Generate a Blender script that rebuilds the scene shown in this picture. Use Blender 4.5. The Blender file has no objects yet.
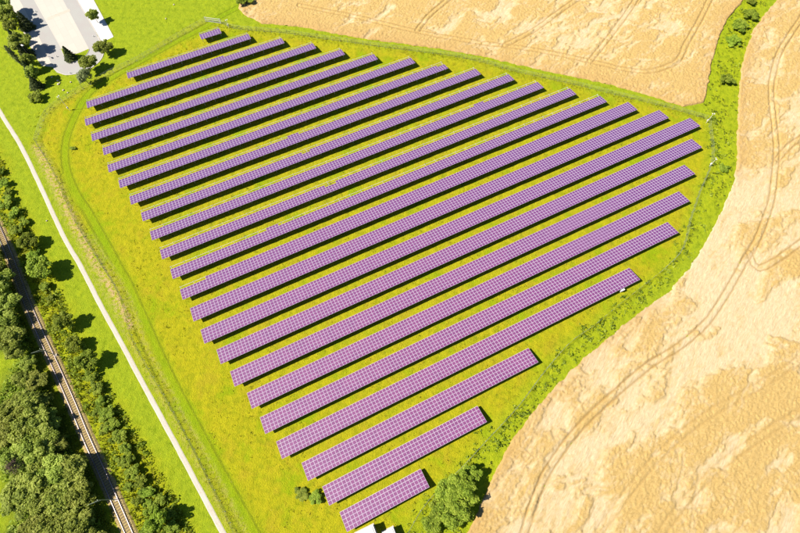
import bpy, bmesh, math, random
import numpy as np
from mathutils import Matrix, Vector

random.seed(7)
rng = np.random.default_rng(7)
sc = bpy.context.scene
col = sc.collection

# measured layout, metres: x right, y away from the camera, z up
CAM = {'h': 142.188,'f': 22.5872,'m': [[0.999317,-0.036945,-0.0],[0.033645,0.91006,-0.413108],[0.015262,0.412826,0.910682]]}
ARR = {'a': 0.49187,'tau': 0.19197,'ph': 0.9896,'hz': 1.791}
SUNH = (0.9118,0.2196)
ROWS = [(174.48,3.81,8),(166.84,-26.01,47),(159.26,-42.23,74),(151.58,-44.37,86),(143.99,-43.79,94),(136.44,-41.58,102),(128.74,-41.67,114),(121.04,-39.82,122),(113.25,-38.13,130),(105.6,-36.31,138),(97.65,-35.5,145),(89.87,-34.42,153),(82.07,-33.32,160),(74.32,-32.55,167),(66.4,-31.6,174),(58.64,-30.78,181),(50.98,-28.45,173),(43.3,-26.97,162),(35.58,-24.72,151),(27.85,-23.71,139),(20.08,-21.95,116),(12.21,-17.87,70),(4.56,-15.23,46),(-2.82,-13.59,23)]
FENCE_W = [(-127.15,106.64),(-116.26,93.45),(-104.64,76.66),(-94.04,64.06),(-82.93,50.76),(-76.11,38.05),(-61.71,20.2),(-50.74,6.46),(-36.78,-12.73)]
FENCE_NW = [(-127.15,106.64),(-127.67,117.15),(-125.32,123.19),(-117.71,131.56),(-109.9,139.26),(-101.25,146.49),(-88.89,159.48),(-80.73,167.59)]
FENCE_N = [(-74.3,167.09),(-68.29,164.35),(-58.34,163.6),(-46.84,162.72),(-32.51,160.53),(-22.66,159.31),(-11.28,157.54),(11.61,154.79),(25.81,152.06),(42.71,146.77),(61.18,142.18),(77.41,137.6),(93.31,133.11),(109.07,127.79)]
FENCE_E = [(109.7,127.36),(107.97,113.91),(106.38,108.29),(103.61,102.77),(100.4,97.37),(96.94,90.54),(93.53,83.56),(91.62,78.32),(89.33,73.91),(86.98,70.99),(81.15,65.7)]
FENCE_S = [(81.15,65.7),(67.04,54.74),(57.82,47.24),(50.54,42.11),(42.61,33.73),(34.03,23.22),(24.72,13.72),(18.52,7.37),(9.34,-1.32),(4.71,-8.3),(3.06,-11.66)]
MEADOW = [(-36.78,-12.73),(-50.74,6.46),(-61.71,20.2),(-76.11,38.05),(-82.93,50.76),(-94.04,64.06),(-104.64,76.66),(-116.26,93.45),(-127.15,106.64),(-127.67,117.15),(-125.32,123.19),(-117.71,131.56),(-109.9,139.26),(-101.25,146.49),(-88.89,159.48),(-80.73,167.59),(-74.3,167.09),(-68.29,164.35),(-58.34,163.6),(-46.84,162.72),(-32.51,160.53),(-22.66,159.31),(-11.28,157.54),(11.61,154.79),(25.81,152.06),(42.71,146.77),(61.18,142.18),(77.41,137.6),(93.31,133.11),(109.07,127.79),(109.7,127.36),(107.97,113.91),(106.38,108.29),(103.61,102.77),(100.4,97.37),(96.94,90.54),(93.53,83.56),(91.62,78.32),(89.33,73.91),(86.98,70.99),(81.15,65.7),(67.04,54.74),(57.82,47.24),(50.54,42.11),(42.61,33.73),(34.03,23.22),(24.72,13.72),(18.52,7.37),(9.34,-1.32),(4.71,-8.3),(3.06,-11.66),(2.95,-22.99),(-20.89,-23.73)]
VERGE = [(106.97,128.15),(109.7,127.36),(107.97,113.91),(106.38,108.29),(103.61,102.77),(100.4,97.37),(96.94,90.54),(93.53,83.56),(91.62,78.32),(89.33,73.91),(86.98,70.99),(81.15,65.7),(67.04,54.74),(57.82,47.24),(50.54,42.11),(42.61,33.73),(34.03,23.22),(24.72,13.72),(18.52,7.37),(9.34,-1.32),(4.71,-8.3),(3.06,-11.66),(18.67,-14.18),(22.66,-5.24),(37.28,21.09),(69.29,49.74),(112.95,97.52),(123.04,137.38),(150.71,195.61),(137.96,194.92),(117.81,157.17)]
DIRT = [(-126.45,104.54),(-120.73,96.89),(-114.32,88.39),(-109.04,80.94),(-104.7,75.19),(-97.61,66.2),(-87.45,54.14),(-78.41,42.49)]
DRY2 = [[(-97.78,71.14),(-92.1,64.35),(-85.35,56.52),(-79.55,49.3),(-73.1,37.57),(-59.47,20.02),(-48.34,6.3),(-34.73,-11.58)],[(-99.88,65.41),(-85.04,47.5),(-76.31,36.55),(-63.07,20.15),(-52.05,6.41),(-38.19,-11.69)]]
FIELD_TRACK = [[(-64.83,179.87),(-73.67,172.47),(-80.58,164.82),(-88.49,157.61),(-101.0,145.48),(-113.5,132.24),(-116.33,126.88),(-117.24,120.81),(-117.64,114.49),(-117.38,107.94),(-115.15,99.61),(-111.59,92.46),(-106.43,85.24),(-101.55,79.76),(-96.5,73.35),(-92.62,68.51),(-85.44,59.18),(-81.83,54.69),(-71.09,38.83),(-61.81,25.65),(-52.4,13.45),(-43.34,1.86),(-32.75,-11.51)],[(-113.49,93.17),(-108.58,84.76),(-101.54,75.32),(-95.12,67.35),(-88.18,59.07),(-84.06,53.94),(-73.68,38.74),(-64.3,25.56),(-54.8,13.36),(-45.92,1.77),(-35.47,-11.6)]]
PATH = [(-154.05,131.72),(-144.33,119.08),(-132.74,105.7),(-122.27,91.99),(-106.72,70.77),(-98.32,60.68),(-87.98,47.39),(-80.24,37.89),(-68.28,22.94),(-58.57,10.93),(-49.32,-0.71),(-39.45,-13.04)]
RAIL = [(-138.23,84.24),(-131.75,77.35),(-124.61,68.24),(-118.25,59.53),(-111.59,49.95),(-103.38,39.1),(-95.14,28.62),(-88.16,19.52),(-81.39,10.38),(-74.4,1.52),(-64.78,-11.02),(-61.71,-15.05)]
LANE_STRIP = [(-140.38,103.48),(-131.43,92.78),(-123.51,81.45),(-114.5,69.02),(-103.2,54.16),(-94.06,41.88),(-88.44,34.63),(-83.04,27.66),(-73.28,17.13),(-64.1,7.23),(-56.48,-0.96),(-48.07,-12.01),(-61.86,-12.46),(-72.41,0.87),(-81.96,14.21),(-94.73,30.91),(-103.6,42.43),(-111.02,52.22),(-118.01,61.92),(-124.12,70.4),(-131.2,78.49)]
RAILBANK = [(-129.47,73.78),(-120.81,61.12),(-112.3,48.96),(-102.5,35.56),(-92.44,21.79),(-84.41,11.55),(-75.34,-1.59),(-66.98,-13.71),(-70.41,-13.82),(-77.72,-4.0),(-84.11,5.31),(-93.51,18.26),(-104.37,32.57),(-112.12,43.33),(-119.33,51.89),(-123.79,58.3)]
WOODFLOOR = [(-141.88,76.92),(-129.47,73.78),(-118.1,55.2),(-105.34,35.45),(-96.97,22.99),(-85.76,8.97),(-75.12,-5.07),(-68.94,-13.78),(-93.83,-14.58),(-94.24,-3.4),(-101.74,1.78),(-111.74,14.45),(-105.79,33.39),(-119.18,34.05),(-136.38,48.01)]
WHEAT_N = [(-67.03,199.26),(-68.99,175.58),(-65.15,171.78),(-58.15,167.65),(-42.99,166.77),(-26.88,163.2),(-11.05,160.76),(12.38,157.67),(31.63,153.91),(42.95,150.34),(61.6,146.19),(76.22,142.42),(90.43,137.74),(101.76,133.03),(109.97,135.32),(114.35,146.76),(117.57,156.12),(122.64,168.12),(129.61,180.85),(143.54,197.06),(159.07,218.37)]
WHEAT_E = [(175.56,219.3),(156.77,197.77),(147.4,186.44),(139.41,176.22),(132.78,164.29),(127.89,152.49),(123.04,137.38),(119.23,123.25),(116.52,112.15),(112.91,101.55),(105.99,89.39),(98.17,77.86),(90.92,67.67),(82.44,59.25),(72.72,52.4),(63.27,45.18),(55.41,38.87),(46.46,30.46),(38.76,22.48),(31.93,14.36),(26.69,5.69),(22.23,-2.51),(17.99,-10.96),(16.18,-16.38),(112.78,-23.59),(178.73,60.43),(215.01,221.51)]
WTRACK = [([(162.94,186.09),(146.44,163.91),(139.64,150.52),(135.99,139.93),(131.45,116.71),(126.75,102.16),(122.63,92.03),(114.78,78.55),(108.57,70.47),(99.4,58.28),(91.64,49.35),(82.13,41.96),(72.33,35.99),(59.76,26.22),(48.9,16.5),(39.48,4.68),(32.47,-10.49)],1.0),([(110.98,73.73),(112.18,68.54),(118.58,71.23),(128.51,78.04),(141.08,87.07)],1.0),([(145.44,123.11),(136.48,116.94),(130.12,110.63)],0.85),([(-44.37,178.63),(-29.9,175.35),(-19.68,173.03),(5.27,165.95),(28.03,161.67),(50.87,158.55),(73.84,152.9),(81.58,150.72),(90.57,149.63),(97.4,151.5),(104.4,155.98),(109.26,164.72),(117.84,179.08),(126.1,194.29)],0.85),([(72.65,191.41),(61.21,180.72),(48.07,168.15),(37.76,160.56)],0.85),([(95.72,192.65),(82.28,171.58),(70.1,153.75)],0.85),([(18.56,188.5),(8.34,175.64),(3.67,166.97)],0.85),([(122.43,42.58),(103.44,31.71),(84.19,21.43),(68.32,9.33),(52.95,-6.5)],0.45),([(122.67,29.61),(102.96,19.46),(85.45,8.68),(71.19,-3.64),(66.34,-9.39)],0.45)]
LODGE = [(64.71,167.9,12.0,0.9),(40.6,176.19,10.5,0.9),(92.82,174.93,10.6,0.5),(108.51,172.93,6.1,0.5),(4.24,180.04,10.2,0.5),(24.35,171.38,10.0,0.4),(109.2,156.74,3.9,0.5),(78.14,185.72,8.3,0.4),(-20.18,180.49,12.2,0.3),(99.47,77.92,12.4,1.1),(77.77,46.96,9.0,0.7),(89.39,60.19,10.9,1.1),(60.39,28.73,9.9,0.9),(44.93,14.82,8.7,1.0),(33.13,-0.29,7.2,0.9),(112.99,93.57,8.5,1.0),(111.15,61.05,10.9,0.7),(88.43,41.3,10.3,0.8),(128.29,82.79,8.3,0.8),(67.55,20.84,8.3,0.7),(55.13,10.12,7.0,0.8),(125.78,123.55,5.1,0.5),(146.22,150.85,4.7,0.6),(141.72,128.85,4.4,0.6),(115.89,45.35,9.0,0.6),(43.25,-2.27,5.1,0.6),(103.24,47.94,10.5,0.5),(76.27,46.9,6.6,-1.2),(50.96,20.25,3.3,-0.9),(40.86,14.67,2.7,-0.8),(95.99,24.53,14.1,-0.55),(107.0,14.43,10.9,-0.5),(80.92,6.09,10.6,-0.5),(64.25,0.76,7.8,-0.4),(136.66,158.11,7.9,-0.5),(127.56,137.6,6.8,-0.3),(-43.44,170.66,15.9,-0.8),(-3.18,159.01,11.7,-0.8),(27.71,151.64,11.5,-0.8),(72.9,145.74,11.4,-0.8),(105.55,138.95,7.5,-0.8),(135.77,102.55,8.7,-0.3),(20.01,-9.79,5.5,-0.9),(25.11,-7.41,3.5,-0.7)]
ROAD = [(-161.01,184.21),(-157.37,176.1),(-143.27,156.69),(-131.81,140.17),(-128.11,137.87),(-125.39,137.51),(-120.33,139.24),(-116.67,143.43),(-115.57,147.57),(-116.71,151.67),(-120.22,157.33),(-133.96,177.35),(-139.64,185.37)]
PAVING = [(-156.98,184.43),(-151.43,176.42),(-132.48,150.66),(-126.69,147.94),(-121.84,150.89),(-139.92,177.03),(-145.29,185.06)]
ISLAND = [(-132.45,150.56),(-129.62,146.35),(-127.21,144.69),(-124.24,144.83),(-122.11,147.24),(-121.62,150.12),(-121.96,150.78),(-126.66,147.84)]
STRIPE = [(-143.25,166.39),(-142.26,165.05),(-134.96,170.83),(-135.87,172.1)]
PAD_W = [(-167.04,183.88),(-161.72,175.87),(-154.64,165.96),(-147.48,155.4),(-140.25,145.31),(-136.71,141.43),(-132.39,141.04),(-143.04,156.7),(-157.13,176.11),(-162.62,184.12)]
PAD_E = [(-139.64,185.37),(-134.36,177.33),(-117.87,154.46),(-114.29,157.63),(-127.79,177.68),(-133.17,185.72)]
PLANTS = [('broad',-102.19,30.04,2.39,4.2,'deciduous_tree','leafy wood tree at the railway edge of the wood, first counting down the photo','tree','trees of the wood beside the railway'),('broad',-98.53,24.91,2.65,4.2,'deciduous_tree','leafy wood tree at the railway edge of the wood, third counting down the photo','tree','trees of the wood beside the railway'),('broad',-102.78,25.3,2.65,4.2,'deciduous_tree','leafy wood tree at the railway edge of the wood, second counting down the photo','tree','trees of the wood beside the railway'),('broad',-95.16,19.67,2.9,4.2,'deciduous_tree','leafy wood tree at the railway edge of the wood, fourth counting down the photo','tree','trees of the wood beside the railway'),('broad',-97.59,19.64,3.53,6.3,'deciduous_tree','leafy wood tree at the railway edge of the wood, fifth counting down the photo','tree','trees of the wood beside the railway'),('broad',-101.7,16.89,3.85,6.3,'deciduous_tree','leafy wood tree one crown back from the railway edge, first counting down the photo','tree','trees of the wood beside the railway'),('broad',-91.9,14.58,2.85,4.2,'deciduous_tree','leafy wood tree at the railway edge of the wood, sixth counting down the photo','tree','trees of the wood beside the railway'),('broad',-93.96,14.35,3.82,6.3,'deciduous_tree','leafy wood tree at the railway edge of the wood, seventh counting down the photo','tree','trees of the wood beside the railway'),('broad',-97.78,12.45,4.14,6.3,'deciduous_tree','leafy wood tree one crown back from the railway edge, second counting down the photo','tree','trees of the wood beside the railway'),('broad',-101.38,10.83,3.43,6.3,'deciduous_tree','leafy wood tree deep in the wood beside the meadow corner, first counting down the photo','tree','trees of the wood beside the railway'),('broad',-87.83,8.45,3.08,4.2,'deciduous_tree','leafy wood tree at the railway edge of the wood, eighth counting down the photo','tree','trees of the wood beside the railway'),('broad',-89.87,8.28,3.75,6.3,'deciduous_tree','leafy wood tree at the railway edge of the wood, ninth counting down the photo','tree','trees of the wood beside the railway'),('broad',-93.72,6.68,3.73,6.3,'deciduous_tree','leafy wood tree one crown back from the railway edge, third counting down the photo','tree','trees of the wood beside the railway'),('broad',-98.29,5.08,3.37,6.3,'deciduous_tree','leafy wood tree deep in the wood beside the meadow corner, second counting down the photo','tree','trees of the wood beside the railway'),('broad',-81.74,2.8,4.02,6.3,'deciduous_tree','leafy wood tree at the railway edge of the wood, tenth counting down the photo','tree','trees of the wood beside the railway'),('broad',-85.36,2.21,4.02,6.3,'deciduous_tree','leafy wood tree at the railway edge of the wood, eleventh counting down the photo','tree','trees of the wood beside the railway'),('broad',-89.24,0.91,4.0,6.3,'deciduous_tree','leafy wood tree one crown back from the railway edge, fourth counting down the photo','tree','trees of the wood beside the railway'),('broad',-91.97,-2.86,4.6,6.3,'deciduous_tree','leafy wood tree deep in the wood beside the meadow corner, third counting down the photo','tree','trees of the wood beside the railway'),('broad',-77.6,-2.6,3.63,6.3,'deciduous_tree','leafy wood tree at the railway edge of the wood, twelfth counting down the photo','tree','trees of the wood beside the railway'),('broad',-81.62,-4.1,3.93,6.3,'deciduous_tree','leafy wood tree at the railway edge of the wood, thirteenth counting down the photo','tree','trees of the wood beside the railway'),('broad',-85.43,-5.34,3.92,6.3,'deciduous_tree','leafy wood tree one crown back from the railway edge, fifth counting down the photo','tree','trees of the wood beside the railway'),('broad',-75.65,-8.16,2.65,4.2,'deciduous_tree','leafy wood tree at the railway edge of the wood, fourteenth counting down the photo','tree','trees of the wood beside the railway'),('broad',-77.57,-9.27,3.87,6.3,'deciduous_tree','leafy wood tree at the railway edge of the wood, fifteenth counting down the photo','tree','trees of the wood beside the railway'),('broad',-81.98,-10.71,3.85,6.3,'deciduous_tree','leafy wood tree one crown back from the railway edge, sixth counting down the photo','tree','trees of the wood beside the railway'),('broad',-86.83,-10.01,3.85,6.3,'deciduous_tree','leafy wood tree deep in the wood beside the meadow corner, fourth counting down the photo','tree','trees of the wood beside the railway'),('broad',-72.09,-11.97,2.1,4.2,'deciduous_tree','leafy wood tree at the railway edge of the wood, sixteenth counting down the photo','tree','trees of the wood beside the railway'),('broad',-90.05,-13.32,3.18,6.3,'deciduous_tree','leafy wood tree deep in the wood beside the meadow corner, fifth counting down the photo','tree','trees of the wood beside the railway'),('broad',-112.68,40.97,3.38,5.89,'deciduous_tree','dark leafy tree in the upper wood shading the track, fifth counting down the photo','tree','tall trees shading the railway'),('broad',-109.16,36.68,3.34,5.89,'deciduous_tree','dark leafy tree in the upper wood shading the track, seventh counting down the photo','tree','tall trees shading the railway'),('broad',-112.36,35.39,2.96,5.89,'deciduous_tree','dark leafy tree in the upper wood shading the track, eighth counting down the photo','tree','tall trees shading the railway'),('broad',-114.66,47.28,3.82,5.89,'deciduous_tree','dark leafy tree in the upper wood shading the track, fourth counting down the photo','tree','tall trees shading the railway'),('broad',-117.58,52.28,3.88,8.17,'deciduous_tree','dark leafy tree in the upper wood shading the track, third counting down the photo','tree','tall trees shading the railway'),('broad',-120.96,58.26,3.55,8.17,'deciduous_tree','dark leafy tree in the upper wood shading the track, second counting down the photo','tree','tall trees shading the railway'),('broad',-125.22,64.07,3.61,8.17,'deciduous_tree','dark leafy tree in the upper wood shading the track, first counting down the photo','tree','tall trees shading the railway'),('broad',-115.21,40.87,3.38,5.89,'deciduous_tree','dark leafy tree in the upper wood shading the track, sixth counting down the photo','tree','tall trees shading the railway'),('broad',-106.64,32.74,2.2,5.89,'deciduous_tree','dark leafy tree in the upper wood shading the track, ninth counting down the photo','tree','tall trees shading the railway'),('bare',-95.58,3.25,2.32,7,'tree','thin reddish half-bare tree among the green wood trees','tree',None),('broad',-107.51,57.51,3.27,6.86,'shrub_tree','largest round shrub beside the railway, casting a broad dark shadow toward the path','tree',None),('broad',-114.84,66.72,2.42,5.28,'shrub_tree','round shrub just above the largest shrub beside the railway','tree',None),('broad',-96.04,41.87,2.61,6.07,'shrub_tree','lone round shrub halfway between the largest shrub and the upper line pole','tree',None),('broad',-91.32,35.22,2.05,4.75,'shrub_tree','small round shrub next to the shadow of the upper line pole','tree',None),('broad',-85.9,30.67,2.53,6.07,'shrub_tree','broad shrub right of the upper line pole at the head of the hedge strip','tree',None),('broad',-57.11,-7.49,2.55,6.86,'shrub_tree','tall shrub at the lower end of the hedge strip beside the lower line pole','tree',None),('shrub',-133.9,93.48,1.59,1.95,'bush','green bush between the railway and the white path, first counting down the strip','bush','bushes between the railway and the path'),('shrub',-131.07,88.74,1.96,2.25,'bush','green bush between the railway and the white path, second counting down the strip','bush','bushes between the railway and the path'),('shrub',-127.88,81.11,2.31,2.55,'bush','green bush between the railway and the white path, fourth counting down the strip','bush','bushes between the railway and the path'),('shrub',-123.73,77.57,1.91,2.55,'bush','green bush between the railway and the white path, fifth counting down the strip','bush','bushes between the railway and the path'),('shrub',-120.72,71.84,2.26,2.7,'bush','green bush between the railway and the white path, seventh counting down the strip','bush','bushes between the railway and the path'),('shrub',-128.79,85.52,1.56,1.8,'bush','green bush between the railway and the white path, third counting down the strip','bush','bushes between the railway and the path'),('shrub',-119.77,74.64,1.52,1.95,'bush','green bush between the railway and the white path, sixth counting down the strip','bush','bushes between the railway and the path'),('shrub',-113.07,63.55,1.84,2.25,'bush','green bush between the railway and the white path, eighth counting down the strip','bush','bushes between the railway and the path'),('shrub',-106.25,52.89,1.79,2.1,'bush','green bush between the railway and the white path, ninth counting down the strip','bush','bushes between the railway and the path'),('shrub',-103.61,49.61,1.42,1.5,'bush','green bush between the railway and the white path, tenth counting down the strip','bush','bushes between the railway and the path'),('shrub',-85.03,27.3,2.0,2.25,'bush','green bush between the railway and the white path, eleventh counting down the strip','bush','bushes between the railway and the path'),('shrub',-82.32,23.81,2.15,2.4,'bush','green bush between the railway and the white path, twelfth counting down the strip','bush','bushes between the railway and the path'),('shrub',-79.96,20.14,1.96,2.25,'bush','green bush between the railway and the white path, thirteenth counting down the strip','bush','bushes between the railway and the path'),('shrub',-77.51,17.31,2.11,2.4,'bush','green bush between the railway and the white path, fifteenth counting down the strip','bush','bushes between the railway and the path'),('shrub',-75.38,14.28,1.93,2.25,'bush','green bush between the railway and the white path, sixteenth counting down the strip','bush','bushes between the railway and the path'),('shrub',-72.94,11.31,2.07,2.4,'bush','green bush between the railway and the white path, eighteenth counting down the strip','bush','bushes between the railway and the path'),('shrub',-70.5,8.9,1.9,2.25,'bush','green bush between the railway and the white path, nineteenth counting down the strip','bush','bushes between the railway and the path'),('shrub',-68.82,5.75,2.03,2.55,'bush','green bush between the railway and the white path, twentieth counting down the strip','bush','bushes between the railway and the path'),('shrub',-66.89,2.93,1.86,2.25,'bush','green bush between the railway and the white path, twenty-second counting down the strip','bush','bushes between the railway and the path'),('shrub',-64.18,0.65,2.0,2.55,'bush','green bush between the railway and the white path, twenty-third counting down the strip','bush','bushes between the railway and the path'),('shrub',-62.33,-1.86,1.99,2.4,'bush','green bush between the railway and the white path, twenty-fifth counting down the strip','bush','bushes between the railway and the path'),('shrub',-64.22,-3.77,1.82,2.1,'bush','green bush between the railway and the white path, twenty-seventh counting down the strip','bush','bushes between the railway and the path'),('shrub',-60.5,-5.23,1.97,2.4,'bush','green bush between the railway and the white path, twenty-eighth counting down the strip','bush','bushes between the railway and the path'),('shrub',-55.56,-5.97,1.81,2.4,'bush','green bush between the railway and the white path, twenty-ninth counting down the strip','bush','bushes between the railway and the path'),('shrub',-59.81,-10.34,2.08,2.25,'bush','green bush between the railway and the white path, thirty-first counting down the strip','bush','bushes between the railway and the path'),('shrub',-54.11,-9.27,1.79,2.25,'bush','green bush between the railway and the white path, thirtieth counting down the strip','bush','bushes between the railway and the path'),('shrub',-70.54,5.24,1.41,1.5,'bush','green bush between the railway and the white path, twenty-first counting down the strip','bush','bushes between the railway and the path'),('shrub',-77.26,13.5,1.44,1.5,'bush','green bush between the railway and the white path, seventeenth counting down the strip','bush','bushes between the railway and the path'),('shrub',-81.14,17.53,1.3,1.35,'bush','green bush between the railway and the white path, fourteenth counting down the strip','bush','bushes between the railway and the path'),('shrub',-67.53,-0.4,1.38,1.5,'bush','green bush between the railway and the white path, twenty-fourth counting down the strip','bush','bushes between the railway and the path'),('shrub',-58.57,-3.35,1.52,1.8,'bush','green bush between the railway and the white path, twenty-sixth counting down the strip','bush','bushes between the railway and the path'),('conifer',-148.19,160.93,2.45,7,'conifer_tree','pointed conifer overhanging the white paving in the tree row beside the parking lot','tree',None),('conifer',-127.02,145.75,1.99,5.6,'conifer_tree','small pointed conifer on the grass island at the end of the parking loop','tree',None),('poplar',-144.06,141.29,1.8,9,'poplar_tree','slim pale tree leaning out over the lawn left of the parking lot','tree',None),('broad',-114.08,148.58,3.18,5.81,'deciduous_tree','round tree beside the lower corner of the white concrete pad','tree',None),('broad',-117.24,140.12,3.12,5.81,'deciduous_tree','round tree at the outer bend of the parking road','tree',None),('broad',-116.65,133.42,2.64,6.07,'deciduous_tree','pale grey-green tree below the road bend near the wire fence','tree',None),('broad',-122.45,165.09,2.35,5.54,'deciduous_tree','small yellowish tree on the edge of the white concrete pad','tree',None),('shrub',-132.62,125.53,2.14,2.76,'bush','lone dark bush on the lawn below the tree row','bush',None),('broad',-156.98,166.87,3.31,8.58,'dark_tree','dark green tree in the row left of the parking lot, first from the top','tree','tree row beside the parking lot'),('broad',-152.6,161.06,3.27,8.58,'dark_tree','dark green tree in the row left of the parking lot, second from the top','tree','tree row beside the parking lot'),('broad',-150.59,155.73,2.77,7.92,'dark_tree','dark green tree in the row left of the parking lot, third from the top','tree','tree row beside the parking lot'),('conifer',-148.47,151.86,2.4,7,'dark_tree','dark green tree in the row left of the parking lot, fourth from the top','tree','tree row beside the parking lot'),('broad',-144.18,147.81,3.18,8.58,'dark_tree','dark green tree in the row left of the parking lot, fifth from the top','tree','tree row beside the parking lot'),('conifer',-143.23,145.43,2.16,7,'dark_tree','dark green tree in the row left of the parking lot, sixth from the top','tree','tree row beside the parking lot'),('broad',-138.65,139.89,2.45,7.26,'dark_tree','dark green tree in the row left of the parking lot, seventh from the top','tree','tree row beside the parking lot'),('conifer',-138.82,137.45,1.91,6.5,'dark_tree','dark green tree in the row left of the parking lot, eighth from the top','tree','tree row beside the parking lot'),('broad',-134.76,133.75,2.42,7.26,'dark_tree','dark green tree in the row left of the parking lot, ninth from the top','tree','tree row beside the parking lot'),('conifer',-134.4,130.93,2.09,5.5,'dark_tree','dark green tree in the row left of the parking lot, tenth from the top','tree','tree row beside the parking lot'),('shrub',-67.23,180.25,3.89,3.22,'bush','dark bush at the tip of the upper wheat field by the track','bush',None),('shrub',138.75,181.93,2.74,2.39,'bush','bush in the upper green strip, topmost of the cluster between the two wheat fields','bush',None),('shrub',132.49,174.92,3.19,2.58,'bush','bush in the green strip between the wheat fields, middle of the upper cluster','bush',None),('shrub',140.94,189.94,2.53,2.02,'bush','small bush at the very top of the green strip between the wheat fields','bush',None),('shrub',127.9,166.93,3.62,2.21,'bush','broad pale-green bush across the green strip, lowest of the upper cluster','bush',None),('shrub',120.41,145.82,2.4,2.58,'bush','lone round dark bush in the green strip against the right wheat field','bush',None),('shrub',109.96,105.75,2.1,1.47,'bush','low spreading bush outside the fence right of the camera mast','bush',None),('broad',17.77,2.22,3.75,6.07,'shrub_tree','tallest, middle crown of the big bush clump beside the bottom solar rows','bush',None),('broad',14.0,0.71,3.11,5.28,'shrub_tree','left crown of the big bush clump beside the shortest bottom solar row','bush',None),('broad',15.94,-3.31,3.68,5.81,'shrub_tree','lower crown of the big bush clump at the wheat edge','bush',None),('broad',12.03,-3.7,2.76,4.22,'shrub_tree','low left crown of the big bush clump, nearest the white kiosks','bush',None),('broad',20.25,5.15,2.52,4.49,'shrub_tree','upper right crown of the big bush clump at the wheat edge','bush',None),('broad',10.08,-6.46,2.12,3.43,'shrub_tree','lowest small crown of the big bush clump, right of the white kiosks','bush',None),('shrub',-19.26,-1.34,1.85,1.47,'bush','dark low bush left of the second shortest bottom solar row','bush',None),('shrub',-23.2,-0.77,1.8,1.0,'bush','pale low bush on the meadow left of the dark low bush','bush',None),('shrub',-113.59,104.34,1.02,0.8,'bush','small dark weed clump inside the upper left fence corner','bush',None)]
LAMPS = [((-141.57,144.73),6.8),((-155.61,164.8),5.5)]
MASTS = [((108.66,125.93),4.9),((-70.73,164.78),3.7),((-119.95,120.91),7.1),((105.74,107.01),4.2)]
LINEPOLES = [((-69.92,-3.62),9.5),((-96.86,32.71),7.5)]
GATE = [(-80.39,167.89),(-74.3,167.09)]
STONES = [(-125.1,130.01),(-127.8,132.75),(-127.48,133.5),(-128.5,134.42),(-123.56,133.93),(-131.22,135.99),(-123.12,128.91),(-113.58,75.91),(-94.97,176.52),(-96.37,168.45)]
BOLLARDS = [(-148.37,169.67),(-132.6,146.21),(-125.09,138.22),(-121.93,157.35),(-132.1,141.66)]
KIOSK = [(-4.36,-6.98),(0.65,-7.35)]
INVERTER = (67.8,58.84)
INVERTER2 = (69.08,60.21)
DEBRIS = [(-75.65,115.11),(-73.64,115.64),(52.06,128.34),(45.4,131.77),(-39.18,90.88),(-37.34,92.15)]

# ------------------------------------------------------------------ camera
cam_d = bpy.data.cameras.new('camera')
cam_d.sensor_width = 36.0
cam_d.lens = CAM['f']
cam_d.clip_start = 1.0
cam_d.clip_end = 3000.0
cam = bpy.data.objects.new('camera', cam_d)
M = Matrix(CAM['m']).to_4x4()
M.translation = (0, 0, CAM['h'])
cam.matrix_world = M
col.objects.link(cam)
sc.camera = cam

# ------------------------------------------------------------------ light
SHX, SHY = SUNH                       # shadow run per metre of height
SUN_DIR = Vector((-SHX, -SHY, 1)).normalized()
SUN_EL = math.asin(SUN_DIR.z)
SUN_AZ = math.atan2(SUN_DIR.x, SUN_DIR.y)
world = bpy.data.worlds.new('World')
sc.world = world
world.use_nodes = True
wt = world.node_tree
wt.nodes.clear()
sky = wt.nodes.new('ShaderNodeTexSky')
sky.sky_type = 'NISHITA'
sky.sun_disc = False
sky.sun_elevation = SUN_EL
sky.sun_rotation = SUN_AZ
sky.ozone_density = 8.0
sky.dust_density = 0.4
bgn = wt.nodes.new('ShaderNodeBackground')
bgn.inputs['Strength'].default_value = 0.055
wout = wt.nodes.new('ShaderNodeOutputWorld')
wt.links.new(sky.outputs[0], bgn.inputs['Color'])
wt.links.new(bgn.outputs[0], wout.inputs['Surface'])
sun_d = bpy.data.lights.new('sun', 'SUN')
sun_d.energy = 4.75
sun_d.angle = math.radians(0.53)
sun_d.color = (1.0, 0.95, 0.86)
sun = bpy.data.objects.new('sun', sun_d)
sun.rotation_euler = SUN_DIR.to_track_quat('Z', 'Y').to_euler()
sun.location = (0, 0, 200)
col.objects.link(sun)
sc.view_settings.view_transform = 'Standard'
sc.view_settings.look = 'None'
sc.view_settings.gamma = 1.0
sc.view_settings.use_curve_mapping = False
sc.view_settings.exposure = 1.35
sc.render.engine = 'CYCLES'

# ------------------------------------------------------------------ materials
def lin(r, g, b):
    f = lambda c: (c/12.92 if c <= 0.04045 else ((c+0.055)/1.055)**2.4)
    return (f(r/255), f(g/255), f(b/255), 1.0)

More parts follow.
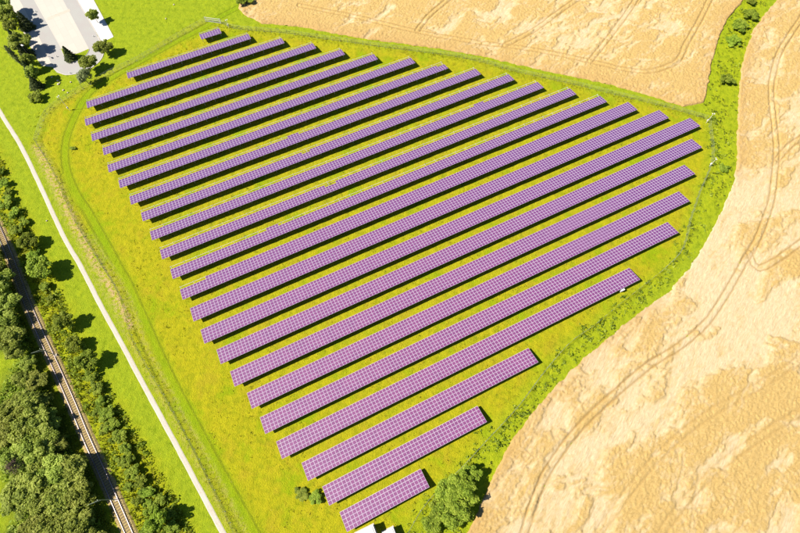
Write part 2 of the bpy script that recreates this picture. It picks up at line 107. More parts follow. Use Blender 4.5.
class NT:
    def __init__(s, name, rough=0.8, spec=0.2):
        s.m = bpy.data.materials.new(name)
        s.m.use_nodes = True
        s.t = s.m.node_tree
        s.b = s.t.nodes['Principled BSDF']
        s.b.inputs['Roughness'].default_value = rough
        s.b.inputs['Specular IOR Level'].default_value = spec
    def n(s, typ, **kw):
        nd = s.t.nodes.new(typ)
        for k, v in kw.items():
            setattr(nd, k, v)
        return nd
    def l(s, a, b):
        s.t.links.new(a, b)
    def pos(s, obj=False):
        if obj:
            return s.n('ShaderNodeTexCoord').outputs['Object']
        return s.n('ShaderNodeNewGeometry').outputs['Position']
    def noise(s, scale, detail=4, rough=0.55, vec=None, stretch=None, rot=0.0, dist=0.0):
        nd = s.n('ShaderNodeTexNoise')
        nd.inputs['Scale'].default_value = scale
        nd.inputs['Detail'].default_value = detail
        nd.inputs['Roughness'].default_value = rough
        nd.inputs['Distortion'].default_value = dist
        v = vec if vec is not None else s.pos()
        if stretch:
            mp = s.n('ShaderNodeMapping')
            mp.inputs['Rotation'].default_value = (0, 0, rot)
            mp2 = s.n('ShaderNodeMapping')
            mp2.inputs['Scale'].default_value = stretch
            s.l(v, mp.inputs['Vector'])
            s.l(mp.outputs[0], mp2.inputs['Vector'])
            v = mp2.outputs[0]
        s.l(v, nd.inputs['Vector'])
        return nd.outputs['Fac']
    def ramp(s, fac, stops):
        nd = s.n('ShaderNodeValToRGB')
        e = nd.color_ramp.elements
        while len(e) > 1:
            e.remove(e[-1])
        e[0].position, e[0].color = stops[0]
        for p, c in stops[1:]:
            x = e.new(p)
            x.color = c
        s.l(fac, nd.inputs['Fac'])
        return nd.outputs['Color']
    def smooth(s, fac, a, b):
        nd = s.n('ShaderNodeMapRange', interpolation_type='SMOOTHSTEP')
        nd.inputs['From Min'].default_value = a
        nd.inputs['From Max'].default_value = b
        s.l(fac, nd.inputs['Value'])
        return nd.outputs['Result']
    def math(s, op, a, b):
        nd = s.n('ShaderNodeMath', operation=op)
        for i, x in enumerate((a, b)):
            if isinstance(x, (int, float)):
                nd.inputs[i].default_value = x
            else:
                s.l(x, nd.inputs[i])
        return nd.outputs[0]
    def mix(s, fac, a, b, mode='MIX'):
        nd = s.n('ShaderNodeMix', data_type='RGBA', blend_type=mode)
        for i, x in ((0, fac), (6, a), (7, b)):
            if isinstance(x, (int, float)):
                nd.inputs[i].default_value = x
            elif isinstance(x, tuple):
                nd.inputs[i].default_value = x
            else:
                s.l(x, nd.inputs[i])
        return nd.outputs[2]
    def attr(s, name):
        nd = s.n('ShaderNodeAttribute')
        nd.attribute_name = name
        return nd.outputs['Fac']
    def color(s, c):
        if isinstance(c, tuple):
            s.b.inputs['Base Color'].default_value = c
        else:
            s.l(c, s.b.inputs['Base Color'])
        return s
    def bump(s, h, strength=0.5, dist=0.1):
        nd = s.n('ShaderNodeBump')
        nd.inputs['Strength'].default_value = strength
        nd.inputs['Distance'].default_value = dist
        s.l(h, nd.inputs['Height'])
        s.l(nd.outputs[0], s.b.inputs['Normal'])
        return s

def rgb(r, g, b):
    return (r, g, b, 1.0)

MAT = {}

def flat_mat(name, c, rough=0.7, spec=0.3, metal=0.0, var=0.15, scale=3.0):
    k = NT(name, rough, spec)
    f = k.noise(scale, 3)
    lo = tuple(x*(1-var) for x in c[:3]) + (1,)
    hi = tuple(min(1, x*(1+var)) for x in c[:3]) + (1,)
    k.color(k.ramp(f, [(0.3, lo), (0.7, hi)]))
    k.b.inputs['Metallic'].default_value = metal
    MAT[name] = k.m
    return k

# grass ground
k = NT('grass_ground', 0.95, 0.05)
n1 = k.noise(0.09, 6, 0.65)
n2 = k.noise(0.55, 6, 0.7)
n3 = k.noise(3.2, 4, 0.7)
lawn = k.ramp(n2, [(0.25, rgb(.115, .165, .004)), (0.5, rgb(.195, .240, .010)), (0.75, rgb(.245, .280, .008))])
mead = k.ramp(n2, [(0.25, rgb(.150, .170, .004)), (0.5, rgb(.262, .243, .007)), (0.75, rgb(.325, .280, .008))])
mead = k.mix(k.math('MULTIPLY', k.smooth(k.noise(.16, 5, .7), .48, .66), .55), mead, rgb(.265, .205, .012))
mead = k.mix(k.math('MULTIPLY', k.smooth(k.noise(.30, 6, .75), .52, .66), .5), mead, rgb(.135, .160, .006))
mead = k.mix(k.smooth(n1, .5, .68), mead, rgb(.180, .230, .004))
mead = k.mix(k.math('MULTIPLY', k.smooth(n2, .62, .78), .4), mead, rgb(.30, .225, .03))
verg = k.ramp(n2, [(0.22, rgb(.085, .120, .005)), (0.5, rgb(.215, .250, .007)), (0.75, rgb(.285, .290, .010))])
c = k.mix(k.attr('meadow'), lawn, mead)
c = k.mix(k.attr('verge'), c, verg)
td = k.math('ABSOLUTE', k.math('SUBTRACT', k.math('ADD', k.attr('trackd'), k.math('MULTIPLY', k.math('SUBTRACT', n2, .5), .7)), 1.2), 0)
tr = k.math('MULTIPLY', k.math('SUBTRACT', 1.0, k.smooth(td, .12, .42)), k.smooth(n3, .2, .5))
c = k.mix(k.math('MULTIPLY', k.attr('lush'), .8), c, rgb(.155, .225, .004))
c = k.mix(k.math('MULTIPLY', tr, .6), c, rgb(.10, .12, .006))
dr = k.math('MULTIPLY', k.attr('dry'), k.smooth(k.noise(.9, 6, .75), .44, .56))
c = k.mix(dr, c, rgb(.36, .25, .11))
sc_ = k.attr('scrub')
c = k.mix(sc_, c, k.ramp(n2, [(.25, rgb(.12, .15, .006)), (.5, rgb(.215, .225, .006)), (.75, rgb(.28, .25, .012))]))
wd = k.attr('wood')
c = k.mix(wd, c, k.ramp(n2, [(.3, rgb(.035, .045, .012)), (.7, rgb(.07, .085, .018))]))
dk = k.smooth(k.noise(4.5, 4, .8), .54, .72)
c = k.mix(k.math('MULTIPLY', dk, .5), c, rgb(.11, .13, .004))
spk = k.smooth(k.noise(1.6, 2, .5), .70, .76)
c = k.mix(k.math('MULTIPLY', spk, .5), c, rgb(.36, .30, .06))
gr = k.ramp(k.noise(3.6, 5, .9), [(.3, rgb(.62, .66, .6)), (.5, rgb(1, 1, 1)), (.72, rgb(1.18, 1.14, 1.1))])
c = k.mix(.85, c, gr, 'MULTIPLY')
k.color(c)
k.bump(k.math('ADD', n3, k.math('MULTIPLY', n2, 1.5)), 0.9, 0.35)
MAT['grass_ground'] = k.m

# wheat
k = NT('ripe_wheat', 0.85, 0.12)
lo_ = k.attr('lodged')
fib = k.noise(1.0, 5, 0.75, stretch=(.55, 3.2, 1.0), rot=-1.0, dist=.6)
fin = k.noise(3.0, 6, 0.85)
med = k.noise(0.5, 6, 0.7)
stand = k.ramp(fin, [(0.2, rgb(.165, .085, .018)), (0.48, rgb(.362, .240, .082)), (0.8, rgb(.49, .365, .155))])
stand = k.mix(k.math('MULTIPLY', k.smooth(med, .4, .65), .45), stand, rgb(.395, .268, .092))
lodge = k.ramp(fib, [(0.25, rgb(.320, .220, .095)), (0.5, rgb(.435, .335, .190)), (0.75, rgb(.490, .40, .260))])
c = k.mix(lo_, stand, lodge)
c = k.mix(k.math('MULTIPLY', k.attr('track'), .7), c, rgb(.23, .14, .045))
c = k.mix(k.attr('edge'), c, rgb(.30, .175, .065))
k.color(c)
k.bump(k.math('ADD', fin, fib), 0.8, 0.25)
MAT['ripe_wheat'] = k.m

# panels
def panel_mat(name, a, b):
    k = NT(name, 0.5, 0.5)
    f = k.noise(0.35, 3, 0.6)
    g = k.noise(2.2, 1)
    c = k.mix(k.smooth(f, .3, .7), a, b)
    c = k.mix(k.math('MULTIPLY', k.smooth(g, .35, .65), .35), c, tuple(x*1.3 for x in a[:3]) + (1,))
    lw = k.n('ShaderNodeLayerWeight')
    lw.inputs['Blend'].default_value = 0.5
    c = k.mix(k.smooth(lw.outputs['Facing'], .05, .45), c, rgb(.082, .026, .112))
    k.color(c)
    k.b.inputs['Coat Weight'].default_value = 0.4
    k.b.inputs['Coat Roughness'].default_value = 0.4
    k.b.inputs['Coat Tint'].default_value = (1.0, .9, .98, 1)
    MAT[name] = k.m
panel_mat('panel_cell', rgb(.132, .033, .100), rgb(.108, .027, .090))
panel_mat('panel_cell_red', rgb(.25, .035, .06), rgb(.20, .03, .07))
flat_mat('panel_frame', rgb(.37, .315, .375), 0.45, 0.5, 0.0, .08)
flat_mat('galvanised_steel', rgb(.42, .42, .38), 0.5, 0.5, 0.3, .12)
flat_mat('pale_rail', rgb(.40, .40, .30), 0.6, 0.4, 0.0, .12)
flat_mat('white_metal', rgb(.50, .47, .43), 0.5, 0.4, 0.0, .06)
flat_mat('fence_wire', rgb(.17, .20, .13), 0.6, 0.4, 0.2, .1)
flat_mat('fence_post', rgb(.22, .25, .17), 0.6, 0.4, 0.2, .1)
flat_mat('dark_steel', rgb(.09, .09, .085), 0.6, 0.3, 0.2, .2)
flat_mat('rail_steel', rgb(.26, .21, .20), 0.42, 0.6, 0.6, .1)
flat_mat('sleeper_wood', rgb(.15, .105, .06), 0.9, 0.1, 0, .3)
flat_mat('trunk_bark', rgb(.07, .05, .035), 0.95, 0.1, 0, .3)
flat_mat('grey_stone', rgb(.40, .33, .27), 0.9, 0.1, 0, .2)
flat_mat('black_soot', rgb(.03, .03, .03), 0.7, 0.2)
k = NT('track_ballast', 0.95, 0.1)
f = k.noise(6, 3, .8); g = k.noise(.8, 4)
k.color(k.mix(k.smooth(g, .35, .7), k.ramp(f, [(.3, rgb(.20, .14, .05)), (.7, rgb(.38, .29, .13))]), rgb(.29, .22, .08)))
k.bump(f, .9, .2); MAT['track_ballast'] = k.m
k = NT('pale_gravel', 0.95, 0.1)
f = k.noise(2.5, 5, .7); g = k.noise(.25, 4, .6)
k.color(k.mix(k.smooth(g, .4, .7), k.ramp(f, [(.3, rgb(.29, .25, .195)), (.7, rgb(.39, .35, .285))]), rgb(.36, .325, .265)))
k.bump(f, .4, .05); MAT['pale_gravel'] = k.m
k = NT('worn_asphalt', 0.9, 0.15)
f = k.noise(3, 5, .7); g = k.noise(.2, 5, .6)
k.color(k.mix(k.smooth(g, .35, .65), k.ramp(f, [(.3, rgb(.24, .232, .205)), (.7, rgb(.285, .275, .25))]), rgb(.26, .24, .22)))
k.bump(f, .3, .03); MAT['worn_asphalt'] = k.m
def slab(name, a, b, bw, bh):
    k = NT(name, 0.9, 0.1)
    br = k.n('ShaderNodeTexBrick')
    mp = k.n('ShaderNodeMapping')
    mp.inputs['Rotation'].default_value = (0, 0, 0.95)
    k.l(k.pos(), mp.inputs['Vector'])
    k.l(mp.outputs[0], br.inputs['Vector'])
    br.inputs['Scale'].default_value = 1.0
    br.inputs['Brick Width'].default_value = bw
    br.inputs['Row Height'].default_value = bh
    br.inputs['Mortar Size'].default_value = 0.06
    br.inputs['Color1'].default_value = a
    br.inputs['Color2'].default_value = b
    br.inputs['Mortar'].default_value = tuple(x*.86 for x in a[:3]) + (1,)
    k.color(k.mix(k.math('MULTIPLY', k.noise(1.2, 5, .7), .4), br.outputs['Color'], tuple(x*.88 for x in a[:3]) + (1,)))
    MAT[name] = k.m
slab('cream_paving', rgb(.385, .345, .29), rgb(.365, .325, .275), 5.0, 2.5)
slab('white_concrete', rgb(.47, .455, .42), rgb(.46, .44, .41), 4.0, 4.0)
flat_mat('kerb_stone', rgb(.38, .34, .29), .9, .1, 0, .1)

def leaf_mat(name, dark, mid, light, trans=0.55):
    k = NT(name, 0.7, 0.25)
    r_ = k.attr('rnd')
    c = k.ramp(r_, [(0.0, dark), (0.5, mid), (1.0, light)])
    oi = k.n('ShaderNodeObjectInfo')
    hs = k.n('ShaderNodeHueSaturation')
    k.l(c, hs.inputs['Color'])
    mr = k.n('ShaderNodeMapRange')
    mr.inputs['To Min'].default_value = 0.8
    mr.inputs['To Max'].default_value = 1.22
    k.l(oi.outputs['Random'], mr.inputs['Value'])
    k.l(mr.outputs[0], hs.inputs['Value'])
    mr2 = k.n('ShaderNodeMapRange')
    mr2.inputs['To Min'].default_value = 0.485
    mr2.inputs['To Max'].default_value = 0.512
    k.l(oi.outputs['Random'], mr2.inputs['Value'])
    k.l(mr2.outputs[0], hs.inputs['Hue'])
    k.color(hs.outputs[0])
    tl = k.n('ShaderNodeBsdfTranslucent')
    k.l(hs.outputs[0], tl.inputs['Color'])
    ms = k.n('ShaderNodeMixShader')
    ms.inputs[0].default_value = trans
    k.l(k.b.outputs[0], ms.inputs[1])
    k.l(tl.outputs[0], ms.inputs[2])
    k.l(ms.outputs[0], k.t.nodes['Material Output'].inputs['Surface'])
    MAT[name] = k.m
leaf_mat('tree_leaf', rgb(.140, .180, .018), rgb(.275, .325, .040), rgb(.420, .455, .090))
leaf_mat('shrub_leaf', rgb(.120, .180, .012), rgb(.240, .320, .024), rgb(.370, .430, .050))
leaf_mat('conifer_leaf', rgb(.05, .075, .022), rgb(.090, .120, .032), rgb(.150, .18, .055))
leaf_mat('pale_leaf', rgb(.14, .17, .055), rgb(.22, .26, .095), rgb(.31, .34, .14))
leaf_mat('red_twig', rgb(.09, .055, .045), rgb(.15, .095, .075), rgb(.20, .14, .10))
leaf_mat('scrub_leaf', rgb(.10, .14, .008), rgb(.215, .245, .006), rgb(.32, .31, .015))
leaf_mat('weed_leaf', rgb(.045, .075, .012), rgb(.115, .165, .012), rgb(.220, .245, .016))
leaf_mat('meadow_blade', rgb(.17, .185, .004), rgb(.245, .240, .004), rgb(.33, .29, .010))

# ------------------------------------------------------------------ helpers
def fill_mesh(name, v, f, mats, mi=None, attrs=None, smooth=False):
    """v (n,3); f list of equal length faces (m,k) array"""
    v = np.asarray(v, dtype=np.float32)
    f = np.asarray(f, dtype=np.int32)
    me = bpy.data.meshes.new(name)
    me.vertices.add(len(v))
    me.vertices.foreach_set('co', v.ravel())
    kk = f.shape[1]
    me.loops.add(f.size)
    me.loops.foreach_set('vertex_index', f.ravel())
    me.polygons.add(len(f))
    me.polygons.foreach_set('loop_start', np.arange(0, f.size, kk, dtype=np.int32))
    for m in mats:
        me.materials.append(MAT[m])
    if mi is not None:
        me.polygons.foreach_set('material_index', np.asarray(mi, dtype=np.int32))
    me.polygons.foreach_set('use_smooth', np.full(len(f), smooth, dtype=bool))
    for an, av in (attrs or {}).items():
        a = me.attributes.new(an, 'FLOAT', 'POINT')
        a.data.foreach_set('value', np.asarray(av, dtype=np.float32))
    me.update(calc_edges=True)
    return me

class MB:
    """collects boxes, bars, tubes (quads only)"""
    def __init__(s):
        s.v = []; s.f = []; s.mi = []
    def add(s, vs, fs, mi=0):
        o = len(s.v)
        s.v += [tuple(p) for p in vs]
        s.f += [tuple(i+o for i in f) for f in fs]
        s.mi += [mi]*len(fs)
    def box(s, c, d, mi=0, rz=0.0):
        x, y, z = (q/2 for q in d)
        ca, sa = math.cos(rz), math.sin(rz)
        vs = []
        for dz in (-z, z):
            for dx, dy in ((-x, -y), (x, -y), (x, y), (-x, y)):
                vs.append((c[0]+dx*ca-dy*sa, c[1]+dx*sa+dy*ca, c[2]+dz))
        s.add(vs, [(3, 2, 1, 0), (4, 5, 6, 7), (0, 1, 5, 4), (1, 2, 6, 5), (2, 3, 7, 6), (3, 0, 4, 7)], mi)
    def tube(s, p, q, r0, r1=None, n=6, mi=0):
        r1 = r0 if r1 is None else r1
        p, q = Vector(p), Vector(q)
        d = (q-p).normalized()
        a = d.orthogonal().normalized(); b = d.cross(a)
        vs = []
        for o, r in ((p, r0), (q, r1)):
            for i in range(n):
                t = 2*math.pi*i/n
                vs.append(o + a*(r*math.cos(t)) + b*(r*math.sin(t)))
        fs = [(i, (i+1) % n, n+(i+1) % n, n+i) for i in range(n)]
        # end cap as quads strip
        if n == 6:
            for o, rev in ((0, True), (n, False)):
                for qd in ((0, 1, 2, 3), (0, 3, 4, 5)):
                    w_ = tuple(o+i for i in qd)
                    fs.append(w_[::-1] if rev else w_)
        s.add(vs, fs, mi)
    def mesh(s, name, mats):
        return fill_mesh(name, np.array([tuple(p) for p in s.v]), np.array(s.f), mats, s.mi)

def put(name, me, parent=None, loc=(0, 0, 0), rot=(0, 0, 0), scale=(1, 1, 1), kind=None, label=None):
    o = bpy.data.objects.new(name, me)
    o.location = loc; o.rotation_euler = rot; o.scale = scale
    if parent is not None:
        o.parent = parent
    if kind: o['kind'] = kind
    if label: o['label'] = label
    col.objects.link(o)
    return o

def tag(o, label, cat, group=None):
    o['label'] = label; o['category'] = cat
    if group: o['group'] = group
    return o

def thing(name, label, cat, loc=(0, 0, 0), rz=0.0, group=None):
    o = bpy.data.objects.new(name, None)
    o.empty_display_size = 0.5
    o.location = loc; o.rotation_euler = (0, 0, rz)
    col.objects.link(o)
    return tag(o, label, cat, group)

def vnoise(x, y, seed=0):
    xi = np.floor(x).astype(np.int64); yi = np.floor(y).astype(np.int64)
    xf = x-xi; yf = y-yi
    def h(a, b):
        n = (a*374761393 + b*668265263 + seed*974711) & 0xffffffff
        n = ((n ^ (n >> 13))*1274126177) & 0xffffffff
        n = n ^ (n >> 16)
        return (n & 0xffff)/65535.0
    u = xf*xf*(3-2*xf); v = yf*yf*(3-2*yf)
    return (h(xi, yi)*(1-u)+h(xi+1, yi)*u)*(1-v)+(h(xi, yi+1)*(1-u)+h(xi+1, yi+1)*u)*v
def fbm(x, y, seed=0, o=4, g=0.5):
    r = 0; a = 1; t = 0
    for i in range(o):
        r = r+a*vnoise(x*2**i+17.3*i, y*2**i-9.1*i, seed+i); t += a; a *= g
    return r/t

def inside(px, py, poly):
    r = np.zeros(px.shape, bool)
    n = len(poly)
    for i in range(n):
        x1, y1 = poly[i]; x2, y2 = poly[(i+1) % n]
        if y1 == y2: continue
        c = ((y1 > py) != (y2 > py)) & (px < (x2-x1)*(py-y1)/(y2-y1)+x1)
        r ^= c
    return r
def segdist(px, py, pts, closed=False):
    d = np.full(px.shape, 1e9)
    n = len(pts)
    for i in range(n if closed else n-1):
        x1, y1 = pts[i]; x2, y2 = pts[(i+1) % n]
        dx, dy = x2-x1, y2-y1
        L = dx*dx+dy*dy
        if L < 1e-9: continue
        t = np.clip(((px-x1)*dx+(py-y1)*dy)/L, 0, 1)
        d = np.minimum(d, np.hypot(px-x1-t*dx, py-y1-t*dy))
    return d
def sdist(px, py, poly):
    return np.where(inside(px, py, poly), 1, -1)*segdist(px, py, poly, True)

def smooth_line(pts, step=1.0):
    """Catmull-Rom resampled to even steps"""
    P = [np.array(p, float) for p in pts]
    P = [2*P[0]-P[1]]+P+[2*P[-1]-P[-2]]
    out = []
    for i in range(1, len(P)-2):
        p0, p1, p2, p3 = P[i-1:i+3]
        n = max(2, int(np.hypot(*(p2-p1))/0.5))
        for k_ in range(n):
            t = k_/n
            out.append(.5*((2*p1)+(-p0+p2)*t+(2*p0-5*p1+4*p2-p3)*t*t+(-p0+3*p1-3*p2+p3)*t**3))
    out.append(P[-2])
    out = np.array(out)
    s = np.concatenate([[0], np.cumsum(np.hypot(*np.diff(out, axis=0).T))])
    n = int(s[-1]/step)+1
    q = np.linspace(0, s[-1], n)
    return np.stack([np.interp(q, s, out[:, 0]), np.interp(q, s, out[:, 1])], 1)
def normals(L):
    t = np.gradient(L, axis=0)
    t /= np.hypot(t[:, 0], t[:, 1])[:, None]
    return np.stack([-t[:, 1], t[:, 0]], 1), t

def profile_strip(name, L, prof, mats, close=False):
    """sweep an open (offset, z) profile along a polyline"""
    N_, _ = normals(L)
    m = len(prof)
    v = np.concatenate([np.concatenate([L+N_*o, np.full((len(L), 1), z)], 1)[None] for o, z in prof], 0)
    n = len(L)
    f = []
    for j in range(m-1):
        a = np.arange(n-1)
        f.append(np.stack([j*n+a+1, j*n+a, (j+1)*n+a, (j+1)*n+a+1], 1))
    return fill_mesh(name, v.reshape(-1, 3), np.concatenate(f), mats)

def sheet(name, poly, z, mat, th=0.0):
    bm = bmesh.new()
    vs = [bm.verts.new((x, y, z)) for x, y in poly]
    f = bm.faces.new(vs)
    if f.normal.z < 0 or (f.normal_update() or f.normal.z < 0):
        f.normal_flip()
    if th:
        r = bmesh.ops.extrude_face_region(bm, geom=[f])
        for g in r['geom']:
            if isinstance(g, bmesh.types.BMVert): g.co.z += th
        bm.normal_update()
    bmesh.ops.triangulate(bm, faces=bm.faces[:])
    me = bpy.data.meshes.new(name)
    bm.to_mesh(me); bm.free()
    me.materials.append(MAT[mat])
    return put(name, me, kind='structure')

# ------------------------------------------------------------------ ground
STEP = 0.62
gx = np.concatenate([[-700, -400, -260], np.arange(-186, 186, STEP), [260, 400, 700]])
gy = np.concatenate([[-400, -150, -60], np.arange(-24, 214, STEP), [260, 400, 700]])
X, Y = np.meshgrid(gx, gy)
px, py = X.ravel(), Y.ravel()
sm = lambda d, w: np.clip(d/w*.5+.5, 0, 1)
wob = (fbm(px*.25, py*.25, 5)-.5)*5
meadow = sm(sdist(px, py, MEADOW)+wob*.6, 3.0)
verge = sm(sdist(px, py, VERGE)+wob*.8, 3.5)
rail_l = smooth_line(RAIL, 1.0)
ft = [smooth_line(q, 1.5) for q in FIELD_TRACK]
trk = np.zeros_like(px)
for q in ft:
    d = segdist(px, py, q[::2])
    trk = np.maximum(trk, np.exp(-((d-1.0)/.42)**2))
lush = np.maximum.reduce([np.exp(-(segdist(px, py, q[::2])/1.9)**2) for q in ft[:1]])
dry = np.exp(-(segdist(px, py, DIRT)/1.5)**2)
for q in DRY2: dry = np.maximum(dry, .32*np.exp(-(segdist(px, py, q)/.7)**2))
dn = segdist(px, py, FENCE_NW)
dry = np.maximum(dry, .12*np.exp(-(dn/1.0)**2))
scrub = np.maximum(sm(sdist(px, py, LANE_STRIP)+wob, 3), sm(sdist(px, py, RAILBANK)+wob*.5, 3))
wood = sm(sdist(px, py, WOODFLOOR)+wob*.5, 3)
paved = np.minimum.reduce([segdist(px, py, PATH)-2.4, -sdist(px, py, ROAD)-1.5, -sdist(px, py, PAD_W)-1.5, -sdist(px, py, PAD_E)-1.5, segdist(px, py, rail_l[::8])-4])
soft = np.clip(paved/2.0, 0, 1)
rel = (fbm(px*.35, py*.35, 11, 3)-.5)*.22 + (fbm(px*1.3, py*1.3, 12, 2)-.5)*.16*(1+1.3*verge+1.2*scrub)
gz = rel*soft-.03*trk
far = (np.abs(px) > 190) | (py < -30) | (py > 216)
gz[far] = 0
ny, nx = X.shape
i = np.arange(nx-1)[None]+nx*np.arange(ny-1)[:, None]
F = np.stack([i, i+1, i+1+nx, i+nx], -1).reshape(-1, 4)
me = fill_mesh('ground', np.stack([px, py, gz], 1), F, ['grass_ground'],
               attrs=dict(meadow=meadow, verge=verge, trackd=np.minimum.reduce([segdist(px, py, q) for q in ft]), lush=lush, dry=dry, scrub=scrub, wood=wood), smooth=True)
put('ground', me, kind='structure')

# ------------------------------------------------------------------ wheat fields
def wheat(name, poly, seed, bias, grain):
    P = np.array(poly)
    st = 0.31
    wx = np.arange(max(P[:, 0].min(), -90), min(P[:, 0].max(), 182), st)
    wy = np.arange(max(P[:, 1].min(), -24), min(P[:, 1].max(), 216), st)
    X, Y = np.meshgrid(wx, wy)
    px, py = X.ravel(), Y.ravel()
    jag = (fbm(px*.5, py*.5, seed+3, 3)-.5)*1.1
    sd = sdist(px, py, poly)+jag
    # lodged areas
    A = math.radians(38)
    ca, sa = math.cos(A), math.sin(A)
    u, v = px*ca+py*sa, -px*sa+py*ca
    wxn = (fbm(px*.12, py*.12, seed+8, 3)-.5)*14
    f = fbm((u+wxn)*.06*grain, (v+wxn*.6)*.17*grain, seed, 6, .76)
    b = np.zeros_like(px)
    for cx, cy, r, k_ in LODGE:
        b += k_*np.exp(-((px-cx)**2+(py-cy)**2)/(r*r))
    val = f+np.clip(b, -1.2, 1.2)*.17+(fbm(u*.9, v*1.9, seed+5, 3)-.5)*.20-.53+bias
    val2 = val*.72+.28*(fbm((u+wxn)*.06*grain, (v+wxn*.6)*.17*grain, seed, 3, .6)+np.clip(b, -1.2, 1.2)*.17-.53+bias)
    lod = np.clip(val2/.03+.5, 0, 1)
    tone = np.clip(val/.26+.40, 0, 1)
    tr = np.zeros_like(px)
    for q, ks in WTRACK:
        d = segdist(px, py, smooth_line(q, 2.0))+(fbm(px*.6, py*.6, 77, 2)-.5)*.25
        tr = np.maximum(tr, ks*np.exp(-((d-.95)/.27)**2))
    grain_n = rng.uniform(-1, 1, px.shape)
    h = .52*(1-lod)+.18*lod
    # gentle ramps added sunward of the standing crop so its edges catch no bright rim
    H2 = h.reshape(X.shape); best = H2.copy()
    for k_ in range(1, 9):
        q = np.roll(np.roll(H2, -k_, 1), -int(round(.24*k_)), 0)-k_*st*.16
        best = np.maximum(best, q)
    h = best.ravel()
    h += grain_n*(.15*(1-lod)+.045*lod)*(.5+fbm(px*.3, py*.3, seed+51, 2))
    h += (fbm(u*.25, v*.8, seed+31, 4, .65)-.5)*.22
    h += (fbm(u*.9, v*2.6, seed+41, 2)-.5)*.20
    h = h*(1-.85*tr)+.03
    h *= np.clip(sd/.3, 0, 1)
    h -= .25*(sd < .05)
    edge = np.exp(-np.clip(sd, 0, 99)/3.0)*.5*np.clip(1-b, 0, 1)
    ny, nx = X.shape
    ok = (sd > -st).reshape(ny, nx)
    i = np.arange(nx-1)[None]+nx*np.arange(ny-1)[:, None]
    keep = ok[:-1, :-1] & ok[1:, :-1] & ok[:-1, 1:] & ok[1:, 1:]
    i = i[keep]
    F = np.stack([i, i+1, i+1+nx, i+nx], -1)
    used = np.unique(F)
    mp = np.zeros(nx*ny, np.int32); mp[used] = np.arange(len(used))
    me = fill_mesh(name, np.stack([px, py, h], 1)[used], mp[F], ['ripe_wheat'],
                   attrs=dict(lodged=tone[used], track=tr[used], edge=edge[used]), smooth=True)
    return put(name, me, kind='structure')
wheat('wheat_field', WHEAT_N, 101, -.055, 1.5)
wheat('wheat_field', WHEAT_E, 211, 0.0, 1.15)

# ------------------------------------------------------------------ path, parking lot
def wob_strip(name, line, half, z, mat, seed, step=.7):
    L = smooth_line(line, step)
    N_, _ = normals(L)
    s = np.arange(len(L))*step
    w1 = half+(fbm(s*.5, s*0, seed, 3)-.5)*.14
    w2 = half+(fbm(s*.5, s*0+9, seed+1, 3)-.5)*.14
    offs = [(w1, -.02), (w1*.6, z), (-w2*.6, z), (-w2, -.02)]
    v = np.concatenate([np.concatenate([L+N_*np.asarray(o)[:, None], np.full((len(L), 1), zz)], 1) for o, zz in offs])
    n = len(L); f = []
    for j in range(3):
        a = np.arange(n-1)
        f.append(np.stack([j*n+a, j*n+a+1, (j+1)*n+a+1, (j+1)*n+a], 1)[:, ::-1])
    return put(name, fill_mesh(name, v, np.concatenate(f), [mat]), kind='structure')
wob_strip('gravel_path', PATH, .74, .06, 'pale_gravel', 41)
def rounded(poly, closed=True, step=1.0):
    q = smooth_line(list(poly)+[poly[0]], step)
    return [tuple(p) for p in q[:-1]]
sheet('parking_road', ROAD[:1]+[tuple(p) for p in smooth_line(ROAD[1:-1], 1.5)]+ROAD[-1:], .020, 'worn_asphalt')
sheet('parking_paving', PAVING, .028, 'cream_paving')
sheet('paving_stripe', STRIPE, .034, 'pale_gravel')
sheet('parking_paving', PAD_W, .036, 'cream_paving')
sheet('concrete_pad', PAD_E, .040, 'white_concrete')
isl = rounded(ISLAND)
o = sheet('grass_island', isl, .02, 'grass_ground', .12)
def kerb(line, closed=False):
    L = np.array(list(line)+([line[0]] if closed else []))
    return put('kerb', profile_strip('kerb', L, [(-.11, -.02), (-.11, .13), (.11, .13), (.11, -.02)], ['kerb_stone']), kind='structure')
kerb(isl, True)
kerb([tuple(p) for p in smooth_line(ROAD[3:-2], 1.0)])
kerb([tuple(p) for p in smooth_line(PAD_E[1:3], 1.5)])
kerb([tuple(p) for p in smooth_line(PAD_E[3:5], 1.5)])

# ------------------------------------------------------------------ railway
put('railway_ballast', profile_strip('railway_ballast', rail_l, [(2.1, -.1), (1.5, .26), (0, .31), (-1.5, .26), (-2.1, -.1)], ['track_ballast']), kind='structure')
ti = len(rail_l)//2
rt = thing('railway_track', 'single railway track on brown sleepers along the lower left edge', 'railway track', (0, 0, 0))
for s in (-1, 1):
    N_, _ = normals(rail_l)
    L = rail_l+N_*(s*.80)
    put('rail', profile_strip('rail', L, [(-.10, .40), (-.075, .50), (-.075, .56), (.075, .56), (.075, .50), (.10, .40)], ['rail_steel']), rt)
b = MB(); b.box((0, 0, 0), (.26, 2.4, .2)); b.box((0, .80, .105), (.24, .3, .02)); b.box((0, -.80, .105), (.24, .3, .02))
sl_me = b.mesh('sleeper', ['sleeper_wood'])
SL = smooth_line(RAIL, .72)
_, T_ = normals(SL)
o0 = 0
cnt = 0
for p, t in zip(SL, T_):
    if cnt >= 298: break
    put('sleeper', sl_me, rt, (p[0], p[1], .30), (0, 0, math.atan2(t[1], t[0])+random.uniform(-.02, .02)))
    cnt += 1

